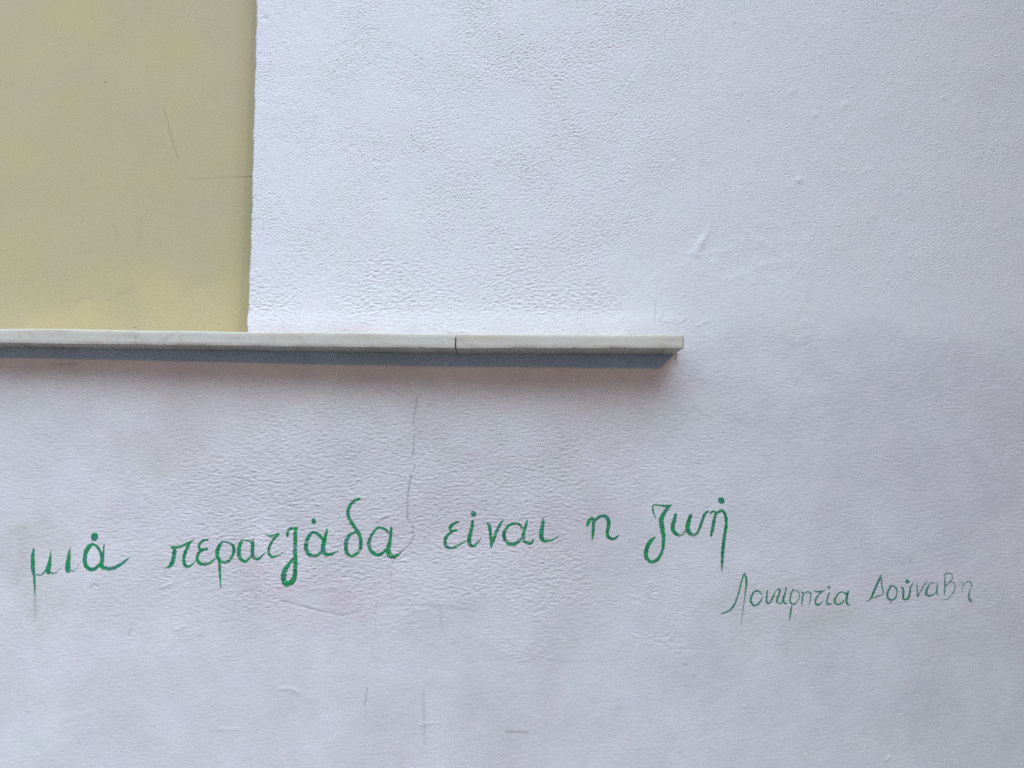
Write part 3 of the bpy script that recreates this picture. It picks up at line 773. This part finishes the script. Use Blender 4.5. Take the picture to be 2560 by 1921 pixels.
# ------------------------------------------------------------------ handwriting painted on the wall
REG = {'A': (50, 1300, 300 / 2212), 'B': (380, 1220, 360 / 2212), 'C': (680, 1220, 360 / 2212), 'D': (1080, 1220, 360 / 2212),
       'E': (1440, 1200, 420 / 2212), 'F': (1780, 1400, 360 / 2212), 'G': (2120, 1400, 360 / 2212)}
def S(t):
    out = []
    for c in t.split():
        v = [float(q) for q in c.split(',')]
        out.append((v[0], v[1], v[2], v[3] if len(v) > 3 else 1.0))
    return out
WORDS = [
 ('green painted word at the far left, starting with a long faded tail', 'main', [
  ('A', ['262,520,10 248,580,42 240,680,62 240,800,68 242,900,66 250,980,50 262,1025,34 266,1070,34,.95 268,1150,38,.85 271,1250,38,.65 274,1340,34,.5 274,1420,30,.25 274,1650,24,.15 274,1850,18,.05',
         '280,1000,14 330,1014,18 390,1015,22 430,985,26 470,940,30',
         '578,530,6,.5 567,640,22,.8 553,740,50 535,850,75 515,930,92 530,982,50',
         '545,965,24 610,985,20 660,975,16,.8 710,930,12,.6 750,890,10,.5 795,850,6,.4']),
  ('A', ['932,490,12,.3 920,560,40,.5 905,660,58,.8 890,760,70 880,850,85 882,915,85 900,955,40',
         '925,930,26 975,942,16 1010,925,10,.8 1050,885,14,.7 1085,830,8,.6 1118,785,6,.5']),
  ('A', ['1372,255,20 1375,300,112 1375,330,108 1374,378,20',
         '1350,430,20 1290,480,70 1230,560,75 1200,680,70 1200,790,70 1235,870,65 1290,908,60 1340,910,62 1400,890,55 1450,835,45 1490,790,40',
         '1345,455,40 1405,478,40 1450,530,40 1490,610,48 1512,720,60',
         '1548,460,26,.7 1543,540,28 1535,640,40 1518,740,66 1500,820,75 1520,870,70 1580,890,58 1650,900,55 1720,890,55 1800,855,55 1880,805,48 1950,750,38 2000,710,18 2030,682,5']),
 ]),
 ('longest green painted word, with a looping descender and a tall curl', 'main', [
  ('B', ['290,908,16 330,914,40 400,910,34 480,885,34 560,845,34 620,815,20 660,795,6',
         '348,920,48 344,1000,58 330,1080,58 310,1150,58 275,1200,45 235,1222,20 190,1238,5',
         '575,850,40 545,920,44 515,990,48 490,1070,46 490,1140,46 515,1195,42 555,1208,34 600,1190,24 645,1145,14 680,1110,8']),
  ('B', ['858,798,22 800,805,34 745,850,40 722,900,36 745,945,34 800,945,38 852,938,28',
         '790,950,30 730,985,38 695,1060,40 705,1120,42 750,1165,42 820,1175,36 890,1150,30 950,1105,22 990,1072,8']),
  ('B', ['1090,820,20 1040,880,50 1005,980,56 1010,1060,52 1040,1110,40 1090,1140,36 1140,1142,38 1200,1100,38 1250,1010,42 1258,930,44 1230,870,30 1170,838,22 1090,828,20',
         '1040,1090,34 1040,1150,38 1040,1250,36 1044,1350,30 1050,1440,20 1056,1540,5']),
  ('B', ['1385,812,36 1350,880,50 1336,970,56 1345,1060,52 1390,1115,46 1440,1128,38 1490,1090,28 1520,1050,24',
         '1370,795,10 1440,808,18 1500,825,26 1540,860,34',
         '1556,790,14,.8 1552,850,40 1545,930,50 1545,1010,48 1560,1065,46 1605,1092,40 1650,1085,34 1700,1035,24 1755,990,10']),
  ('B', ['1748,714,16 1800,735,26 1850,735,26 1910,710,20 1955,688,6',
         '1940,720,34 1880,775,36 1825,860,38 1797,940,38 1797,1000,40 1820,1045,38 1860,1060,30 1920,1045,20 1980,1010,12 2050,965,5']),
  ('C', ['235,735,34 240,690,34 265,635,34 320,622,34 385,622,30',
         '370,630,44 358,720,54 358,850,54 355,960,56 362,1100,58 358,1240,56 352,1330,60 330,1410,75 270,1465,80 210,1470,78 180,1400,75 180,1330,75 205,1260,66 250,1190,50 300,1120,40 340,1085,24']),
  ('C', ['640,492,56,.9 643,520,62,.9',
         '620,680,36 570,740,50 530,840,56 525,930,56 560,1010,52 620,1045,48 680,1040,40 735,1000,38 770,960,34',
         '610,680,26 680,695,40 735,735,46 775,785,44',
         '845,625,14 838,680,34 818,760,48 795,850,62 785,930,62 800,995,58 855,1025,44 920,1015,34 980,985,18 1020,965,5']),
  ('C', ['1340,172,36 1280,190,42 1215,245,44 1175,320,44 1165,390,46 1190,470,48 1240,560,46 1300,650,46 1345,730,50 1365,820,50 1360,910,48 1335,980,40 1270,1030,38 1205,1045,34 1150,990,50 1135,900,56 1145,810,58 1190,730,46 1250,690,34 1315,675,26']),
  ('C', ['1800,700,20 1750,640,32 1690,618,34 1620,620,32 1555,690,38 1505,780,44 1485,860,48 1500,930,50 1540,985,46 1600,1025,44 1660,1025,46 1710,990,36 1760,930,28',
         '1832,612,34 1828,700,38 1815,800,44 1795,900,60 1785,980,75 1820,1040,66 1880,1055,52 1940,1025,34 1990,992,14']),
 ]),
 ('green painted word just right of the vertical crack, with one round dot', 'main', [
  ('D', ['405,518,24 350,540,38 290,590,44 275,625,36 300,655,28 370,652,34',
         '330,660,26 270,700,40 215,760,44 200,830,46 215,890,48 270,925,38 340,915,36 410,880,26 470,845,18 530,822,6']),
  ('D', ['632,390,72 640,402,72', '622,500,20 620,550,48 605,630,50 585,720,52 570,800,58 580,865,52 620,895,40 670,870,32 715,825,20 755,775,6']),
  ('D', ['855,550,32 885,590,44 895,680,44 905,780,44 915,860,40 900,930,8', '920,870,36 955,770,42 990,680,42 1030,590,40 1070,525,28 1115,490,5']),
  ('D', ['1380,610,30 1340,560,32 1270,545,28 1200,565,40 1140,625,46 1105,700,50 1110,770,48 1150,840,46 1210,865,46 1280,855,46 1340,810,40 1380,770,34',
         '1460,510,26 1435,600,40 1410,690,46 1400,760,48 1420,825,46 1480,850,44 1530,840,40 1560,785,6']),
  ('D', ['1702,478,22 1705,530,46 1690,620,56 1680,700,64 1685,770,58 1720,815,44 1790,812,32 1860,795,26 1910,765,18 1945,725,5', '1890,790,24,.3 2010,748,6,.15']),
 ]),
 ('single green painted letter standing alone between two words', 'main', [
  ('E', ['150,595,36 170,550,40 205,505,40 235,530,30', '232,520,34 230,600,38 224,700,34 212,800,10',
         '240,550,28 290,500,34 350,475,34 400,490,44 430,550,46 425,620,44 412,690,40 425,750,40 475,778,32 525,765,28 570,718,5']),
 ]),
 ('last green painted word of the big line, above the small signature', 'main', [
  ('E', ['1050,500,16,.8 1020,430,18 1010,370,18 1030,328,16 1090,335,20 1160,345,22 1210,345,30 1262,330,10',
         '1225,350,40 1170,420,44 1130,500,52 1125,570,58 1140,660,54 1152,740,46 1150,830,42 1145,900,34 1120,970,34 1070,1050,38 1000,1080,36 945,1050,42 920,990,48 930,910,50 960,840,50 1000,790,40 1045,750,8']),
  ('E', ['1310,460,36 1295,530,46 1275,600,50 1280,660,48 1315,710,44,.9 1365,730,36,.55 1420,705,30,.55 1450,660,24,.8',
         '1510,470,40 1485,540,50 1470,620,54 1490,690,50 1545,725,36,.7 1600,690,34,.8 1640,600,34 1670,510,34 1705,440,34 1760,405,6']),
  ('E', ['1908,266,72 1915,278,72', '1765,440,20 1800,415,24 1835,430,24 1825,500,32 1808,580,38 1795,660,38 1775,740,20',
         '1830,470,20 1870,425,30 1920,405,32 1960,450,36 1978,540,34 1972,640,36 1955,740,40 1940,860,42 1930,960,38 1924,1050,36 1922,1120,30,.7 1920,1220,16,.4']),
 ]),
 ('small thin teal word of the signature, left one with a tall narrow first letter', 'sign', [
  ('F', ['120,820,6,.5 180,815,14 260,780,20 330,710,22 380,600,18 420,470,18 455,330,18 490,215,16',
         '497,200,10 520,260,22 530,350,24 515,470,16 500,600,10 480,750,10,.8 460,880,10,.7 445,985,7,.5']),
  ('F', ['690,468,18 640,500,22 600,580,24 600,650,26 640,700,26 690,695,22 740,640,16 775,570,10,.7', '670,475,16 730,490,18 765,530,14']),
  ('F', ['850,475,14 840,560,20 838,630,20 860,670,20 900,640,18 940,560,18 975,480,8,.8']),
  ('F', ['985,465,10 1020,452,18 1045,465,20 1030,530,22 1005,590,22 1000,645,18 1040,672,14 1085,640,14', '1138,435,18 1120,520,20 1095,590,26 1100,645,24 1130,670,18 1160,665,10,.7']),
  ('F', ['1240,455,14 1215,530,18 1200,610,18 1215,665,16 1255,680,16 1300,655,14 1340,580,12,.7 1335,500,12,.7 1290,475,12,.8 1245,460,12', '1228,690,8,.5 1215,760,20 1200,850,18 1188,940,10,.6']),
  ('F', ['1375,495,14 1400,510,18 1390,580,20 1380,690,12', '1395,560,10 1430,510,12 1480,490,14 1515,520,16 1515,590,14,.8 1500,660,12,.7 1485,710,8,.5']),
  ('F', ['1572,475,10 1620,490,18 1690,480,16 1735,460,8', '1690,485,18 1620,560,18 1590,630,20 1600,680,22 1640,690,20 1690,650,12,.8 1715,625,6,.5']),
  ('F', ['1794,422,34,.8 1800,423,34,.8', '1800,500,14 1780,580,18 1765,650,20 1785,680,22 1830,675,14,.8']),
  ('F', ['1995,490,14 1930,530,16 1890,600,22 1885,650,22 1930,685,18 1985,670,16 2030,620,12', '1975,490,14 2030,500,16 2065,540,18', '2090,490,24 2070,560,28 2065,630,26 2080,680,22 2110,695,10,.6']),
 ]),
 ('rightmost word of the small signature, its last letters faded', 'sign', [
  ('G', ['505,235,14 470,320,24 430,410,28 390,500,26 350,590,22 300,630,10,.7 265,655,6,.5', '500,250,14 515,340,16 525,430,14 538,490,14 525,530,14 470,555,16,.8 400,580,14,.8 345,600,10,.8']),
  ('G', ['640,405,14 700,405,18 745,445,18 752,510,10,.7 740,560,12 710,605,20 670,618,18 620,590,20 602,540,22 620,470,22 660,420,16']),
  ('G', ['905,328,42,.9 915,336,42,.9', '815,410,10 850,450,22 850,530,24 850,590,22 880,612,20 925,590,22 950,520,22 960,430,18 985,380,14,.7 1010,345,8,.5']),
  ('G', ['1050,350,10,.5 1065,420,16,.6 1068,500,18,.7 1070,570,18,.7', '1075,560,16,.7 1120,480,16,.7 1170,390,16,.7 1220,320,8,.5']),
  ('G', ['1345,360,14,.6 1290,350,14,.6 1240,400,18,.7 1205,480,24 1205,530,26 1250,552,20 1310,535,14,.8 1355,490,12,.7', '1380,345,12,.5 1370,420,18,.6 1365,500,20,.8 1380,548,14,.8']),
  ('G', ['1490,215,10,.5 1490,290,18,.6 1485,380,22,.65 1485,470,20,.6 1475,545,10,.5', '1475,220,14,.5 1540,205,20,.5 1600,225,18,.45 1600,290,16,.45 1560,340,16,.5 1510,400,16,.6',
         '1500,395,14,.6 1570,350,20,.6 1635,365,16,.55 1640,440,16,.5 1600,530,14,.5 1520,600,12,.6 1410,625,5,.5']),
  ('G', ['1695,390,12,.3 1740,345,14,.35 1765,380,14,.35 1745,510,10,.3', '1770,390,12,.35 1830,335,16,.5 1885,350,16,.5 1895,400,14,.5 1865,480,14,.6 1855,550,20,.7 1870,610,30,.75 1895,650,14,.7']),
 ]),
]
def h_at(x, z):
    u = np.clip((x - X0) / STEP, 0, nx - 1.001); w = np.clip((z - Z0) / STEP, 0, nz - 1.001)
    i, j = u.astype(int), w.astype(int); fu, fw = u - i, w - j
    return (Hfield[j, i] * (1 - fu) * (1 - fw) + Hfield[j, i + 1] * fu * (1 - fw) + Hfield[j + 1, i] * (1 - fu) * fw + Hfield[j + 1, i + 1] * fu * fw)

# the hollows between plaster ridges stay unpainted where the brush ran dry
HP = (0.15 * f_wav * (0.3 + rough) + 0.04 * f_iso) / MM
CELL = 0.00055
GREEN_A, GREEN_B, TEAL = np.array((0.014, 0.33, 0.088)), np.array((0.010, 0.20, 0.088)), np.array((0.045, 0.26, 0.20))
def letter(region, strokes, parent, style):
    ox, oy, sc = REG[region]
    P, Rr, Op = [], [], []
    for st in strokes:
        c = catmull(S(st), 16)
        px, py = ox + c[:, 0] * sc, oy + c[:, 1] * sc
        x, z = unproj(px, py)
        P.append(np.stack([x, z], -1))
        Rr.append(np.clip(c[:, 2], 3, None) * (1.22 if style == 'sign' else 1.08) * sc * PXM / 2)
        Op.append(np.clip(c[:, 3], 0, 1))
    P, Rr, Op = np.vstack(P), np.concatenate(Rr), np.concatenate(Op)
    Rr = np.maximum(Rr, 0.0005)
    lo, hi = P.min(0) - .01, P.max(0) + .01
    X, Z = np.meshgrid(np.arange(lo[0], hi[0], CELL), np.arange(lo[1], hi[1], CELL))
    ragged = norm_noise(X.shape, CELL, 0.005, 0.5) * 0.00035
    cov = np.zeros(X.shape); edge = np.zeros(X.shape)
    for (cx, cz), r, op in zip(P, Rr, Op):
        m = r + .003
        i0, i1 = max(int((cx - m - lo[0]) / CELL), 0), int((cx + m - lo[0]) / CELL) + 2
        j0, j1 = max(int((cz - m - lo[1]) / CELL), 0), int((cz + m - lo[1]) / CELL) + 2
        sl = (slice(j0, j1), slice(i0, i1))
        dd = np.hypot(X[sl] - cx, Z[sl] - cz)
        a = sstep(-.0006, .0006, r - dd + np.minimum(ragged[sl], r * .3)) * op
        cov[sl] = np.maximum(cov[sl], a)
        edge[sl] = np.maximum(edge[sl], np.clip(1 - dd / r, 0, 1))
    u = np.clip(((X - X0) / STEP).astype(int), 0, nx - 1); w = np.clip(((Z - Z0) / STEP).astype(int), 0, nz - 1)
    dry = sstep(-.55, -.1, HP[w, u] + .25 * norm_noise(X.shape, CELL, 0.003, 0.5) + 0.10 + (cov - .8) * .8)
    if style == 'sign': cov = cov ** .75
    load = np.clip(0.93 + 0.10 * norm_noise(X.shape, CELL, 0.02, 0.5), .7, 1)
    alpha = cov * load * (0.40 + 0.60 * dry if style == 'main' else 0.66 + 0.22 * dry)
    tone = np.clip(0.5 + 0.5 * norm_noise(X.shape, CELL, 0.022, 0.5), 0, 1)[..., None]
    tl = np.clip(0.12 + 0.34 * norm_noise(X.shape, CELL, 0.05, 0.5) + (0.25 if region == 'A' else 0) + (0.55 if style == 'sign' else 0) + 0.35 * (1 - cov), 0, 1)[..., None]
    colr = (GREEN_A * tone + GREEN_B * (1 - tone)) * (1 - tl) + TEAL * tl
    y = -(h_at(X, Z) + 0.0003)
    nzz, nxx = X.shape
    vis = alpha > 0.015
    kq = vis[:-1, :-1] | vis[1:, :-1] | vis[:-1, 1:] | vis[1:, 1:]
    ii = np.arange(nzz * nxx).reshape(nzz, nxx)
    q = np.stack([ii[:-1, :-1], ii[:-1, 1:], ii[1:, 1:], ii[1:, :-1]], -1)[kq]
    us = np.zeros(nzz * nxx, bool); us[q.ravel()] = True
    rm = np.cumsum(us) - 1
    V = np.stack([X, y, Z], -1).reshape(-1, 3)[us]
    ob = link_mesh('letter', V, rm[q], M_PAINT, parent)
    set_attr(ob, 'cover', 'FLOAT', alpha.ravel()[us])
    set_attr(ob, 'pigment', 'FLOAT_COLOR', np.concatenate([colr.reshape(-1, 3)[us], np.ones((us.sum(), 1))], 1))
    return ob
for lab, style, letters in WORDS:
    wd = bpy.data.objects.new('painted_word', None)
    COL.objects.link(wd)
    wd.parent = wall
    wd['label'] = lab
    for reg, strokes in letters:
        letter(reg, strokes, wd, style)

SC.cycles.use_denoising = False
SC.cycles.use_light_tree = False
SC.cycles.use_adaptive_sampling = False
SC.cycles.denoiser = 'OPENIMAGEDENOISE'
SC.cycles.denoising_input_passes = 'RGB_ALBEDO_NORMAL'
SC.cycles.max_bounces = 8
SC.cycles.diffuse_bounces = 6
SC.cycles.transparent_max_bounces = 8
